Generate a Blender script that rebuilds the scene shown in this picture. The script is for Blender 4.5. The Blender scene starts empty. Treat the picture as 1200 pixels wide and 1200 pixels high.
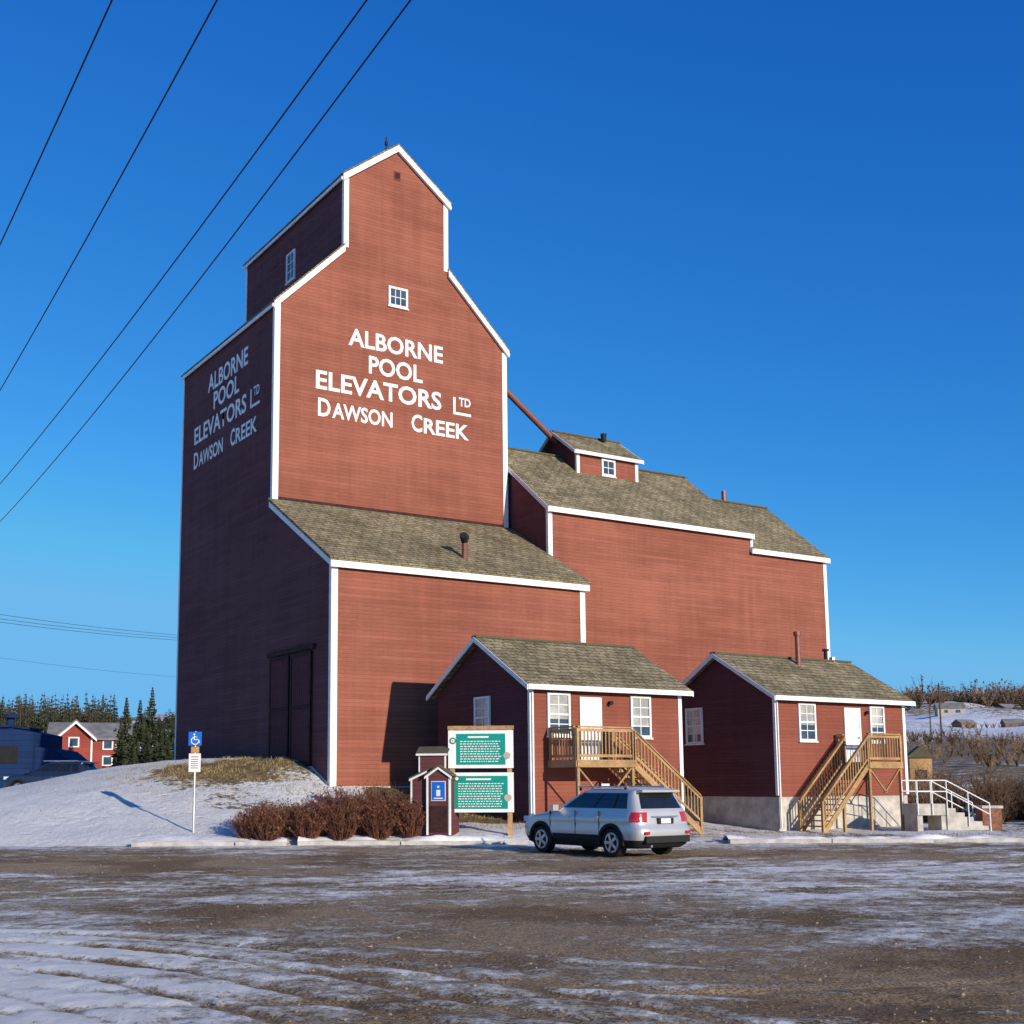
import bpy, math, random
from mathutils import Vector, Matrix, noise
random.seed(7)
R=random.random
def U(a,b): return a+(b-a)*random.random()
YAW=.5510; CX,CY,CZ=-16.9497,-34.5273,.0802
cyw,syw=math.cos(YAW),math.sin(YAW)
def L(u,w): return (CX+u*cyw+w*syw, CY-u*syw+w*cyw)
def UW(x,y):
    dx,dy=x-CX,y-CY
    return dx*cyw-dy*syw, dx*syw+dy*cyw
LOT=-1.72
def ss(a,b,x):
    t=max(0,min(1,(x-a)/(b-a))); return t*t*(3-2*t)
def fbm(x,y,o=4,s=0.0):
    v=0;a=.5
    for i in range(o):
        v+=a*noise.noise(Vector((x,y,s+i*7.3))); x*=2.03;y*=2.03;a*=.5
    return v
# ------------------------------------------------------------ materials
def newmat(name):
    m=bpy.data.materials.new(name); m.use_nodes=True
    nt=m.node_tree; b=nt.nodes['Principled BSDF']
    return m,nt,b
def N(nt,t,**k):
    n=nt.nodes.new(t)
    for a,v in k.items(): setattr(n,a,v)
    return n
def lk(nt,a,b): nt.links.new(a,b)
def math_(nt,op,a,b=None,c=None,clamp=False):
    n=N(nt,'ShaderNodeMath',operation=op); n.use_clamp=clamp
    for i,v in enumerate((a,b,c)):
        if v is None: continue
        if isinstance(v,(int,float)): n.inputs[i].default_value=v
        else: lk(nt,v,n.inputs[i])
    return n.outputs[0]
def mixc(nt,f,a,b,mode='MIX'):
    n=N(nt,'ShaderNodeMix',data_type='RGBA',blend_type=mode)
    for i,v in ((0,f),(6,a),(7,b)):
        if isinstance(v,(int,float)): n.inputs[i].default_value=v
        elif isinstance(v,tuple): n.inputs[i].default_value=(*v,1) if len(v)==3 else v
        else: lk(nt,v,n.inputs[i])
    return n.outputs[2]
def noise_(nt,vec,scale,detail=4,rough=.55):
    n=N(nt,'ShaderNodeTexNoise'); n.inputs['Scale'].default_value=scale
    n.inputs['Detail'].default_value=detail; n.inputs['Roughness'].default_value=rough
    if vec is not None: lk(nt,vec,n.inputs['Vector'])
    return n.outputs['Fac']
def mapr(nt,v,a,b,c=0,d=1):
    n=N(nt,'ShaderNodeMapRange'); n.interpolation_type='SMOOTHSTEP'
    lk(nt,v,n.inputs[0])
    for i,x in enumerate((a,b,c,d)): n.inputs[i+1].default_value=x
    return n.outputs[0]
def mapping(nt,vec,scale=(1,1,1),rot=(0,0,0)):
    n=N(nt,'ShaderNodeMapping'); lk(nt,vec,n.inputs[0]); n.inputs['Scale'].default_value=scale
    n.inputs['Rotation'].default_value=rot
    return n.outputs[0]
def bump(nt,b,h,strength=.5,dist=.02):
    n=N(nt,'ShaderNodeBump'); n.inputs['Strength'].default_value=strength; n.inputs['Distance'].default_value=dist
    lk(nt,h,n.inputs['Height']); lk(nt,n.outputs[0],b.inputs['Normal'])
def plain(name,col,rough=.6,metal=0,var=.12,scale=6,coat=0):
    m,nt,b=newmat(name)
    g=N(nt,'ShaderNodeNewGeometry')
    f=noise_(nt,g.outputs['Position'],scale,5)
    c=mixc(nt,mapr(nt,f,.3,.7),tuple(x*(1-var) for x in col),tuple(min(1,x*(1+var)) for x in col))
    lk(nt,c,b.inputs['Base Color']); b.inputs['Roughness'].default_value=rough; b.inputs['Metallic'].default_value=metal
    if coat: b.inputs['Coat Weight'].default_value=coat; b.inputs['Coat Roughness'].default_value=.05
    elif rough>=.6: b.inputs['Specular IOR Level'].default_value=.2
    return m
def siding(name,col,pitch=.15,lines=.35,weather=.3,side_shade=False):
    m,nt,b=newmat(name)
    g=N(nt,'ShaderNodeNewGeometry'); P=g.outputs['Position']
    sp=N(nt,'ShaderNodeSeparateXYZ'); lk(nt,P,sp.inputs[0])
    z=math_(nt,'MULTIPLY',sp.outputs[2],1/pitch)
    fr=math_(nt,'FRACT',math_(nt,'ADD',z,100.0))
    row=math_(nt,'FLOOR',z)
    cmb=N(nt,'ShaderNodeCombineXYZ'); lk(nt,math_(nt,'MULTIPLY',sp.outputs[0],.12),cmb.inputs[0]); lk(nt,math_(nt,'MULTIPLY',sp.outputs[1],.12),cmb.inputs[1]); lk(nt,math_(nt,'MULTIPLY',row,.71),cmb.inputs[2])
    rn=noise_(nt,cmb.outputs[0],2.2,2)
    big=noise_(nt,mapping(nt,P,(.12,.12,.3)),1.5,5,.6)
    fine=noise_(nt,mapping(nt,P,(1.2,1.2,9)),3,4,.6)
    strk=noise_(nt,mapping(nt,P,(1.6,1.6,.12)),1.6,4,.6)
    v=math_(nt,'ADD',math_(nt,'MULTIPLY',rn,.32),math_(nt,'MULTIPLY',big,.5))
    v=math_(nt,'ADD',v,math_(nt,'MULTIPLY',fine,.22)); v=math_(nt,'ADD',v,math_(nt,'MULTIPLY',strk,.25))
    dk=tuple(x*(1-weather) for x in col); lt=(min(1,col[0]*(1+weather)),col[1]*(1+weather*1.5),col[2]*(1+weather*1.5))
    c=mixc(nt,mapr(nt,v,.46,.84),dk,lt)
    ln=mapr(nt,fr,.0,.16,1-lines,1)
    c2=mixc(nt,1.0,c,ln,'MULTIPLY')
    if side_shade:   # shade painted into the colour: walls facing sideways multiplied darker and bluer
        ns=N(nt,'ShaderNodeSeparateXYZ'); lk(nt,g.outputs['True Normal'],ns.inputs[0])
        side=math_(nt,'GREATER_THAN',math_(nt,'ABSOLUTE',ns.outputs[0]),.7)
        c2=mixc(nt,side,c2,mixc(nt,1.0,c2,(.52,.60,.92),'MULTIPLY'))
    lk(nt,c2,b.inputs['Base Color']); b.inputs['Roughness'].default_value=.8; b.inputs['Specular IOR Level'].default_value=.08
    bump(nt,b,math_(nt,'SUBTRACT',1.0,fr),.5,.02)
    return m
def shingle(name,ca,cb):
    m,nt,b=newmat(name)
    g=N(nt,'ShaderNodeNewGeometry'); P=g.outputs['Position']
    sp=N(nt,'ShaderNodeSeparateXYZ'); lk(nt,P,sp.inputs[0])
    cmb=N(nt,'ShaderNodeCombineXYZ'); lk(nt,math_(nt,'ADD',sp.outputs[0],math_(nt,'MULTIPLY',sp.outputs[1],.35)),cmb.inputs[0]); lk(nt,math_(nt,'MULTIPLY',sp.outputs[2],1.7),cmb.inputs[1])
    br=N(nt,'ShaderNodeTexBrick'); lk(nt,cmb.outputs[0],br.inputs['Vector'])
    br.inputs['Color1'].default_value=(*ca,1); br.inputs['Color2'].default_value=(*cb,1); br.inputs['Mortar'].default_value=(ca[0]*.3,ca[1]*.3,ca[2]*.3,1)
    br.inputs['Scale'].default_value=1.0; br.inputs['Brick Width'].default_value=.45; br.inputs['Row Height'].default_value=.22; br.inputs['Mortar Size'].default_value=.018
    br.offset_frequency=2; br.offset=.37
    n=noise_(nt,P,.7,6,.65); n2=noise_(nt,mapping(nt,P,(3,3,8)),2.5,3)
    c=mixc(nt,1.0,br.outputs['Color'],mapr(nt,n,.3,.7,.72,1.3),'MULTIPLY')
    c=mixc(nt,1.0,c,mapr(nt,n2,.3,.7,.65,1.35),'MULTIPLY')
    lk(nt,c,b.inputs['Base Color']); b.inputs['Roughness'].default_value=.92; b.inputs['Specular IOR Level'].default_value=.15
    bump(nt,b,math_(nt,'SUBTRACT',n2,br.outputs['Fac']),.6,.03)
    return m
def wood(name,col):
    m,nt,b=newmat(name)
    g=N(nt,'ShaderNodeNewGeometry')
    f=noise_(nt,mapping(nt,g.outputs['Position'],(3,3,3)),4,6,.7)
    f2=noise_(nt,g.outputs['Position'],.9,2)
    c=mixc(nt,mapr(nt,f,.3,.7),tuple(x*.62 for x in col),col); c=mixc(nt,1.0,c,mapr(nt,f2,.3,.7,.75,1.15),'MULTIPLY')
    lk(nt,c,b.inputs['Base Color']); b.inputs['Roughness'].default_value=.8; b.inputs['Specular IOR Level'].default_value=.2
    return m
def snowmix(name,lot=False):
    m,nt,b=newmat(name)
    g=N(nt,'ShaderNodeNewGeometry'); P=g.outputs['Position']
    at=N(nt,'ShaderNodeAttribute',attribute_name='snow'); at2=N(nt,'ShaderNodeAttribute',attribute_name='veg')
    uv=N(nt,'ShaderNodeUVMap'); UVv=uv.outputs[0]
    n1=noise_(nt,mapping(nt,UVv,(.8,1.0,1)),.9,10,.72)
    n2=noise_(nt,P,5,8,.78); n3=noise_(nt,P,30,5,.8); n4=noise_(nt,P,.35,5,.6)
    if lot:
        s=math_(nt,'ADD',at.outputs['Fac'],math_(nt,'MULTIPLY',math_(nt,'SUBTRACT',n1,.5),2.3))
        s=math_(nt,'ADD',s,math_(nt,'MULTIPLY',math_(nt,'SUBTRACT',n2,.5),2.2))
        s=math_(nt,'ADD',s,math_(nt,'MULTIPLY',math_(nt,'SUBTRACT',n3,.5),1.8))
        grav=mixc(nt,mapr(nt,n3,.38,.62),(.15,.095,.048),(.62,.44,.26))
        wet=mixc(nt,mapr(nt,n3,.38,.62),(.085,.052,.025),(.36,.23,.12))
        grav=mixc(nt,mapr(nt,n4,.42,.60),grav,wet)
        ice=mixc(nt,mapr(nt,n2,.35,.65),(.54,.44,.33),(.78,.67,.53))
        sn=mixc(nt,mapr(nt,n2,.35,.65),(.86,.80,.71),(.97,.93,.85))
        c=mixc(nt,mapr(nt,s,.30,.50),grav,ice); c=mixc(nt,mapr(nt,s,.58,.88),c,sn)
        lk(nt,c,b.inputs['Base Color'])
        lk(nt,mapr(nt,s,.1,.5,.95,.7),b.inputs['Roughness']); b.inputs['Specular IOR Level'].default_value=.15
        h=math_(nt,'ADD',math_(nt,'MULTIPLY',mapr(nt,s,.2,.9),.8),math_(nt,'MULTIPLY',n3,1.0))
        h=math_(nt,'ADD',h,math_(nt,'MULTIPLY',n2,1.2))
        bump(nt,b,h,.9,.035)
    else:
        s=math_(nt,'ADD',at.outputs['Fac'],math_(nt,'MULTIPLY',math_(nt,'SUBTRACT',n1,.5),1.5))
        s=math_(nt,'ADD',s,math_(nt,'MULTIPLY',math_(nt,'SUBTRACT',n2,.5),1.1))
        grass=mixc(nt,mapr(nt,n2,.3,.7),(.12,.08,.035),(.36,.26,.12))
        grass=mixc(nt,at2.outputs['Fac'],mixc(nt,mapr(nt,n1,.35,.65),(.15,.10,.055),(.42,.30,.17)),grass)
        sn=mixc(nt,mapr(nt,n2,.3,.7),(.86,.82,.76),(.97,.94,.89))
        c=mixc(nt,mapr(nt,s,.30,.46),grass,sn)
        lk(nt,c,b.inputs['Base Color']); b.inputs['Roughness'].default_value=.75; b.inputs['Specular IOR Level'].default_value=.2
        vo=N(nt,'ShaderNodeTexVoronoi'); vo.inputs['Scale'].default_value=1.7; lk(nt,P,vo.inputs['Vector'])
        h=math_(nt,'ADD',math_(nt,'MULTIPLY',n1,1.8),math_(nt,'MULTIPLY',n2,1.1)); h=math_(nt,'ADD',h,math_(nt,'MULTIPLY',mapr(nt,vo.outputs['Distance'],0,.3),.35))
        bump(nt,b,h,.9,.16)
    return m
M={}
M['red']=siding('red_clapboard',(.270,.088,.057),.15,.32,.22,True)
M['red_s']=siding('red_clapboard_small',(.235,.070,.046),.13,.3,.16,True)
M['white']=plain('white_paint',(.80,.78,.74),.6,0,.06,3)
M['dark_frame']=plain('dark_red_wood',(.045,.018,.016),.8,0,.3,5)
M['shin']=shingle('asphalt_shingles',(.185,.15,.085),(.275,.225,.135))
M['edge']=plain('roof_edge',(.10,.085,.05),.8)
M['concrete']=plain('concrete',(.48,.43,.37),.9,0,.2,3)
M['deck']=wood('treated_lumber',(.48,.29,.13))
M['post']=wood('wood_post',(.52,.30,.13))
M['black']=plain('black_rubber',(.02,.02,.02),.7)
M['metal']=plain('galvanised_metal',(.45,.45,.45),.4,.8)
M['flue']=plain('flue_brown_metal',(.20,.07,.05),.5,.2)
M['blue']=plain('blue_sign_face',(.01,.13,.55),.4,0,.03)
M['green']=plain('green_sign_face',(.0,.26,.19),.4,0,.03)
M['green2']=plain('green_emblem',(.02,.16,.08),.4,0,.03)
def glass(name,col,rough=.06):
    m,nt,b=newmat(name); g=N(nt,'ShaderNodeNewGeometry')
    f=noise_(nt,g.outputs['Position'],1.3,3)
    c=mixc(nt,mapr(nt,f,.35,.65),tuple(x*.7 for x in col),tuple(x*1.2 for x in col)); lk(nt,c,b.inputs['Base Color'])
    b.inputs['Roughness'].default_value=rough; b.inputs['Specular IOR Level'].default_value=.8
    return m
M['glass']=glass('window_glass',(.05,.07,.10))
M['blind']=glass('window_with_blind',(.44,.41,.36),.15)
M['carglass']=glass('car_glass',(.012,.014,.017),.03)
M['silver']=plain('silver_car_paint',(.58,.55,.52),.3,.4,.03,2,.6)
M['navy']=plain('dark_car_paint',(.02,.03,.06),.3,.3,.05,2,.8)
M['redlamp']=plain('tail_lamp_red',(.45,.01,.01),.15,0,.05,2,1)
M['plate']=plain('licence_plate',(.7,.72,.75),.4)
M['rim']=plain('alloy_rim',(.5,.5,.52),.3,.8)
M['twig']=plain('red_twigs',(.16,.062,.038),.8,0,.4,9)
M['leafb']=plain('dry_leaves',(.18,.078,.042),.8,0,.5,14)
M['grass']=plain('dry_grass',(.33,.23,.10),.85,0,.6,5)
M['needle']=plain('spruce_needles',(.034,.042,.018),.85,0,.5,1.5)
M['bark']=plain('bark',(.10,.065,.045),.9)
M['brush']=plain('bare_brush',(.20,.13,.08),.9,0,.4,.3)
M['brushd']=plain('dark_bare_brush',(.12,.07,.042),.9,0,.4,2)
M['bluewall']=siding('blue_metal_siding',(.014,.032,.09),.3,.3,.2)
M['housered']=siding('house_red_siding',(.30,.065,.05),.2,.2,.2)
M['greyroof']=plain('grey_roof',(.20,.19,.18),.9,0,.25,1)
M['cream']=plain('cream_wall',(.42,.36,.29),.8)
M['wire']=plain('wire_black',(.015,.015,.017),.6)
M['brick']=plain('brown_brick',(.22,.10,.06),.9,0,.35,8)
M['reddot']=plain('sign_red',(.5,.03,.03),.5)
M['snow']=plain('snow',(.92,.87,.81),.7,0,.06,5)
M['stone']=plain('gravel_stone',(.30,.22,.15),.9,0,.5,12)
M['ground']=snowmix('snowy_ground'); M['lot']=snowmix('gravel_ice_snow',True)
# ------------------------------------------------------------ mesh builder
class MB:
    def __init__(s): s.v=[];s.f=[];s.m=[];s.mats=[]
    def mi(s,mat):
        if mat not in s.mats: s.mats.append(mat)
        return s.mats.index(mat)
    def add(s,vs,fs,mat):
        o=len(s.v); s.v+= [tuple(v) for v in vs]; k=s.mi(mat)
        for f in fs: s.f.append(tuple(i+o for i in f)); s.m.append(k)
    def pbox(s,o,a,b,c,mat):
        o,a,b,c=map(Vector,(o,a,b,c))
        vs=[o,o+a,o+a+b,o+b,o+c,o+a+c,o+a+b+c,o+b+c]
        fs=[(0,3,2,1),(4,5,6,7),(0,1,5,4),(1,2,6,5),(2,3,7,6),(3,0,4,7)]
        if a.cross(b).dot(c)<0: fs=[f[::-1] for f in fs]
        s.add(vs,fs,mat)
    def box(s,x0,x1,y0,y1,z0,z1,mat): s.pbox((x0,y0,z0),(x1-x0,0,0),(0,y1-y0,0),(0,0,z1-z0),mat)
    def prism(s,pts,vec,mat):
        n=len(pts); a=[Vector(p) for p in pts]; v=Vector(vec); b=[p+v for p in a]
        fs=[tuple(range(n))[::-1],tuple(range(n,2*n))]+[(i,(i+1)%n,(i+1)%n+n,i+n) for i in range(n)]
        nr=sum(((a[i]-a[0]).cross(a[i+1]-a[0]) for i in range(1,n-1)),Vector())
        if nr.dot(v)<0: fs=[f[::-1] for f in fs]
        s.add(a+b,fs,mat)
    def cyl(s,p,q,r0,r1,mat,n=8,cap=True):
        p,q=Vector(p),Vector(q); d=(q-p).normalized()
        x=d.orthogonal().normalized(); y=d.cross(x)
        vs=[];fs=[]
        for i in range(n):
            t=2*math.pi*i/n; e=x*math.cos(t)+y*math.sin(t)
            vs.append(p+e*r0)
        for i in range(n):
            t=2*math.pi*i/n; e=x*math.cos(t)+y*math.sin(t)
            vs.append(q+e*r1)
        fs=[(i,(i+1)%n,(i+1)%n+n,i+n) for i in range(n)]
        if cap: fs+=[tuple(range(n))[::-1],tuple(range(n,2*n))]
        s.add(vs,fs,mat)
    def done(s,name,parent=None,loc=None,smooth=False):
        me=bpy.data.meshes.new(name); me.from_pydata(s.v,[],s.f)
        for m in s.mats: me.materials.append(m)
        me.polygons.foreach_set('material_index',s.m)
        if smooth: me.polygons.foreach_set('use_smooth',[True]*len(s.f))
        me.update()
        o=bpy.data.objects.new(name,me); bpy.context.collection.objects.link(o)
        if parent: o.parent=parent
        if loc: o.location=loc
        return o
def empty(name,loc=(0,0,0),rz=0):
    e=bpy.data.objects.new(name,None); e.empty_display_size=.5; bpy.context.collection.objects.link(e)
    e.location=loc; e.rotation_euler=(0,0,rz); return e
def textmesh(name,txt,o,ux,n,width,height,mat,parent,bold=.02,depth=.012,uz=(0,0,1)):
    cu=bpy.data.curves.new(name,'FONT'); cu.body=txt; cu.size=1; cu.offset=bold; cu.resolution_u=3
    ob=bpy.data.objects.new('tmp',cu); bpy.context.collection.objects.link(ob)
    dg=bpy.context.evaluated_depsgraph_get(); me=bpy.data.meshes.new_from_object(ob.evaluated_get(dg))
    bpy.data.objects.remove(ob)
    xs=[v.co.x for v in me.vertices]; ys=[v.co.y for v in me.vertices]
    x0,x1,y0,y1=min(xs),max(xs),min(ys),max(ys)
    o=Vector(o);ux=Vector(ux);n=Vector(n);uz=Vector(uz)
    for v in me.vertices:
        a=(v.co.x-x0)/(x1-x0)*width; b=(v.co.y-y0)/(y1-y0)*height
        v.co=o+ux*a+uz*b+n*depth
    me.materials.clear(); me.materials.append(mat); me.update()
    t=bpy.data.objects.new(name,me); bpy.context.collection.objects.link(t); t.parent=parent
    return t
def window(parent,o,ux,n,w,h,cols,rows,gm,fr=.09,name='window',mid=False):
    """o lower-left outer corner"""
    b=MB(); o=Vector(o);ux=Vector(ux);n=Vector(n);uz=Vector((0,0,1)); W_=M['white']
    if mid:
        hh=h*U(.25,.45)
        b.pbox(o+ux*.03+uz*hh+n*.004,ux*(w-.06),uz*(h-.03-hh),n*.012,gm); b.pbox(o+ux*.03+uz*.03+n*.004,ux*(w-.06),uz*(hh-.03),n*.010,M['glass'])
    else: b.pbox(o+ux*.03+uz*.03+n*.004,ux*(w-.06),uz*(h-.06),n*.012,gm)
    t=.07
    b.pbox(o,ux*w,uz*fr,n*t,W_); b.pbox(o+uz*(h-fr),ux*w,uz*fr,n*t,W_)
    b.pbox(o+uz*fr,ux*fr,uz*(h-2*fr),n*t,W_); b.pbox(o+ux*(w-fr)+uz*fr,ux*fr,uz*(h-2*fr),n*t,W_)
    b.pbox(o-ux*.04-uz*.05,ux*(w+.08),uz*.048,n*.10,W_)
    iw,ih=w-2*fr,h-2*fr
    for i in range(1,cols): b.pbox(o+ux*(fr+iw*i/cols-.015)+uz*fr,ux*.03,uz*ih,n*.035,W_)
    for j in range(1,rows):
        th=.03 if not(mid and j==rows//2) else .06
        b.pbox(o+ux*fr+uz*(fr+ih*j/rows-th/2),ux*iw,uz*th,n*(.04 if th<.05 else .05),W_)
    return b.done(name,parent)
# ------------------------------------------------------------ terrain
CP=[(-30,38,-1.5),(-25,38,-1.5),(-18,38,-1.45),(-12,38,-1.42),(-6,38,-1.42),(0,38,-1.4),(6,38,-1.55),(14,38,-1.7),(25,38,-1.7),(35,38,-1.7),
(-8,40.5,-.85),(-13,41,-.65),(-18,42,-.75),(-4,41,-1.0),(0,41,-1.1),(2.7,40,-1.25),(6,43,-1.55),
(-4.25,44.6,-.1),(0,47.4,-.25),(4.25,50,-.5),(-5.2,46,.6),(-6,47,.95),(-8,50,1.08),(-10.5,54.5,1.1),(-13,59,1.1),(-5.6,44.4,.1),
(-8,45,.35),(-11,48,.75),(-12,52,1.02),(-15,50,.5),(-15,55,.6),(-19,50,-.35),(-19,60,-.4),(-25,50,-.9),(-30,60,-1.1),(-40,45,-1.5),
(12,46,-1.72),(20,42,-1.72),(18.3,49.7,-1.72),(7,52,-1.1),(16,58,-1.4),(25,60,-1.5),(35,60,-1.5),(8,60,-.6),(-5,65,.4),(45,45,-1.7)]
import numpy as np
cp=np.array(CP); dd=np.sqrt(((cp[:,None,:2]-cp[None,:,:2])**2).sum(-1)+.6)
A=np.zeros((len(cp)+1,len(cp)+1)); A[:-1,:-1]=dd; A[:-1,-1]=1; A[-1,:-1]=1
sol=np.linalg.solve(A,np.append(cp[:,2],0))
def near(u,w): return float((np.sqrt((cp[:,0]-u)**2+(cp[:,1]-w)**2+.6)*sol[:-1]).sum()+sol[-1])
FR=[0,60,80,150,300,500,700,1500,4000]; FZ=[-1.75,-1.2,-.4,2.3,9,25,29,22,10]
FZR=[-1.75,-1.3,.1,4.2,13,29,32,24,10]
def terr(u,w):
    rho=math.hypot(u,w); 
    far=float(np.interp(rho,FR,FZ)); rt=ss(0,.4,u/max(rho,1)); far=far*(1-rt)+rt*float(np.interp(rho,FR,FZR))
    if w<0: return -1.8
    far=-1.8+(far+1.8)*ss(0,60,w)
    if rho>110 : z=far+ (1.2*noise.noise(Vector((u*.02,w*.02,0)))+.5*noise.noise(Vector((u*.07,w*.07,0))))*ss(100,200,rho)*min(5,rho/90)
    else:
        nr=max(-1.85,min(1.3,near(u,w)))
        z=nr*(1-ss(62,95,rho))+far*ss(62,95,rho)
        if w<55: z=nr*(1-ss(38,60,abs(u)))+ (-1.75)*ss(38,60,abs(u)) if rho<95 else z
        if w>36.5: z+=(.12*fbm(u*.5,w*.5,4)+.05*noise.noise(Vector((u*2.1,w*2.1,5))))*ss(37,40,w)
    t=ss(36.0,37.6,w); z=-1.80*(1-t)+z*t
    return z
def gz(x,y): return terr(*UW(x,y))
def veg_snow(u,w):
    rho=math.hypot(u,w); s=.75; v=1.
    if w>36:
        s=.85+.5*fbm(u*.2,w*.25,3)
        g=math.exp(-(((u+8.2)/3.2)**2+((w-46.3)/2.4)**2))
        s-=1.15*g
        g=math.exp(-(((u+4.5)/4)**2+((w-41)/1.6)**2)); s-=.5*g
        if u>5 and w<62: s-=.36
        if -3<u<5 and w>40 and w<60: s-=.9
        if rho>75:
            s=.45+.9*fbm(u*.02,w*.012,4)+.15*ss(250,420,rho); v=.35
            if u>0: s=.24+1.1*fbm(u*.03,w*.012,4)+.25*fbm(u*.2,w*.05,3)+.30*ss(160,260,rho)*(1-ss(300,400,rho)); v=.1
    else: s=.45+.6*fbm(u*.1,w*.15,3)
    return s,v
rings=[1.0]
while rings[-1]<4000:
    r=rings[-1]
    if r<34: rings.append(r+2.5)
    elif r<66: rings.append(r+.4)
    else: rings.append(r*1.03)
angs=[]; a=-180.
while a<180-1e-6:
    angs.append(a); a+= .35 if -40<=a<40 else 4.
na=len(angs); vs=[(*L(0,0),-1.8)];att=[];veg=[];uvs=[(0,0)]
s0=veg_snow(0,0); att.append(s0[0]);veg.append(s0[1])
for r in rings:
    for a in angs:
        t=math.radians(a); u,w=r*math.sin(t),r*math.cos(t)
        if w<33: zz=-1.8
        else: zz=terr(u,w)
        vs.append((*L(u,w),zz)); q=veg_snow(u,w); att.append(q[0]);veg.append(q[1]);uvs.append((u,w))
fs=[(0,1+(i+1)%na,1+i) for i in range(na)]
for k in range(len(rings)-1):
    for i in range(na):
        a0=1+k*na+i;a1=1+k*na+(i+1)%na; fs.append((a0,a1,a1+na,a0+na))
def groundmesh(name,vs,fs,att,veg,uvs,mat):
    me=bpy.data.meshes.new(name); me.from_pydata(vs,[],fs); me.materials.append(mat)
    me.polygons.foreach_set('use_smooth',[True]*len(fs))
    x=me.attributes.new('snow','FLOAT','POINT'); x.data.foreach_set('value',att)
    x=me.attributes.new('veg','FLOAT','POINT'); x.data.foreach_set('value',veg)
    ul=me.uv_layers.new(name='UVMap'); idx=np.zeros(len(me.loops),dtype=np.int32); me.loops.foreach_get('vertex_index',idx)
    ul.data.foreach_set('uv',np.array(uvs,dtype=np.float32)[idx].ravel()); me.update()
    o=bpy.data.objects.new(name,me); bpy.context.collection.objects.link(o); return o
g=groundmesh('ground',vs,fs,att,veg,uvs,M['ground'])
# parking lot
ws=[2.0]
while ws[-1]<36.6: ws.append(ws[-1]*1.0055)
sl=[-2.5+.25*i for i in range(8)]+[-.5+.0035*i for i in range(302)]+[.6+.25*i for i in range(8)]
rg=random.Random(3)
TR=[]
for k in range(17):
    cu_=rg.uniform(-25,25); far_=rg.random()<.6; cw_=rg.uniform(45,75) if far_ else rg.uniform(-35,0); wm=rg.uniform(9,32)
    r0=abs(cw_-wm); wd_=rg.uniform(.11,.18); sg=rg.choice((-1,-1,1))
    TR.append((r0,cu_,cw_,wd_,sg)); TR.append((r0+1.55,cu_,cw_,wd_,sg))
# turning ruts in the packed snow
for rr_ in (9.7,10.1,11.25,11.65,12.6,13.4,14.2,15.0): TR.append((rr_,-10.5,1.5,.09,-2.2))
def lotsnow(u,w):
    s=.43+.95*fbm(u*.16+3,w*.30,4)+.55*fbm(u*.5,w*.8,3,5)
    s-=.90*math.exp(-(((u+9)/7.5)**2+((w-28.5)/2.6)**2))
    s-=.60*math.exp(-(((u+1.0)/4.0)**2+((w-17.8)/1.4)**2))
    s-=.55*math.exp(-(((u-4.0)/3.3)**2+((w-11.5)/2.2)**2))
    s-=.30*math.exp(-(((u-12)/6)**2+((w-31)/1.6)**2))
    s+=.95*math.exp(-(((u+3.9)/2.1)**2+((w-10.4)/3.4)**2))
    s+=.45*math.exp(-(((u+5.3)/3.0)**2+((w-15.5)/2.0)**2))
    s+=.36*math.exp(-(((u-2)/6)**2+((w-22.5)/1.8)**2))
    s+=.30*math.exp(-(((u-8)/4)**2+((w-19)/2)**2))
    s+=.45*math.exp(-(((w-36)/.9)**2))
    s+=.15*math.exp(-(((u-10)/6)**2+((w-27)/3)**2))
    nn_=.5*noise.noise(Vector((u*.15,w*.15,9)))
    gap=.6+.8*noise.noise(Vector((u*.4,w*.4,3)))
    rut=0
    for (r0,cu,cw,wd,sg) in TR:
        d=math.hypot(u-cu,w-cw)-r0+nn_
        if abs(d)<.8:
            e=math.exp(-(d/wd)**2); s+=sg*.42*gap*e; s-=(max(-1,min(1,sg)))*.2*gap*math.exp(-((abs(d)-wd*2)/(wd))**2)
            if sg<0: rut+=e*min(2,-sg)
    return s,rut
vs=[];att=[];uvs=[]
for w in ws:
    for a in sl:
        u=a*w; s,rut=lotsnow(u,w)
        z=LOT+.026*max(-1,min(1.2,s))-.006-.014*min(rut,1.6)+.016*noise.noise(Vector((u*1.3,w*1.3,1)))+.012*noise.noise(Vector((u*5,w*5,2)))
        vs.append((*L(u,w),z)); att.append(s); uvs.append((u,w))
n=len(sl); fs=[(k*n+i,k*n+i+1,(k+1)*n+i+1,(k+1)*n+i) for k in range(len(ws)-1) for i in range(n-1)]
groundmesh('parking_lot',vs,fs,att,[0]*len(vs),uvs,M['lot'])
# loose stones on the lot
b=MB()
for i in range(3500):
    w=7+24*R()**1.6; u=U(-.42,.55)*w; x,y=L(u,w); s_=.006+.02*R()**3
    z=LOT+.008+s_*.2
    vs=[(x+s_*U(.6,1.1)*dx,y+s_*U(.6,1.1)*dy,z+s_*U(.5,.9)*dz) for dx,dy,dz in ((1,0,0),(-1,0,0),(0,1,0),(0,-1,0),(0,0,1),(0,0,-1))]
    b.add(vs,[(0,2,4),(2,1,4),(1,3,4),(3,0,4),(2,0,5),(1,2,5),(3,1,5),(0,3,5)],M['stone'])
b.done('gravel_stones')
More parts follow.
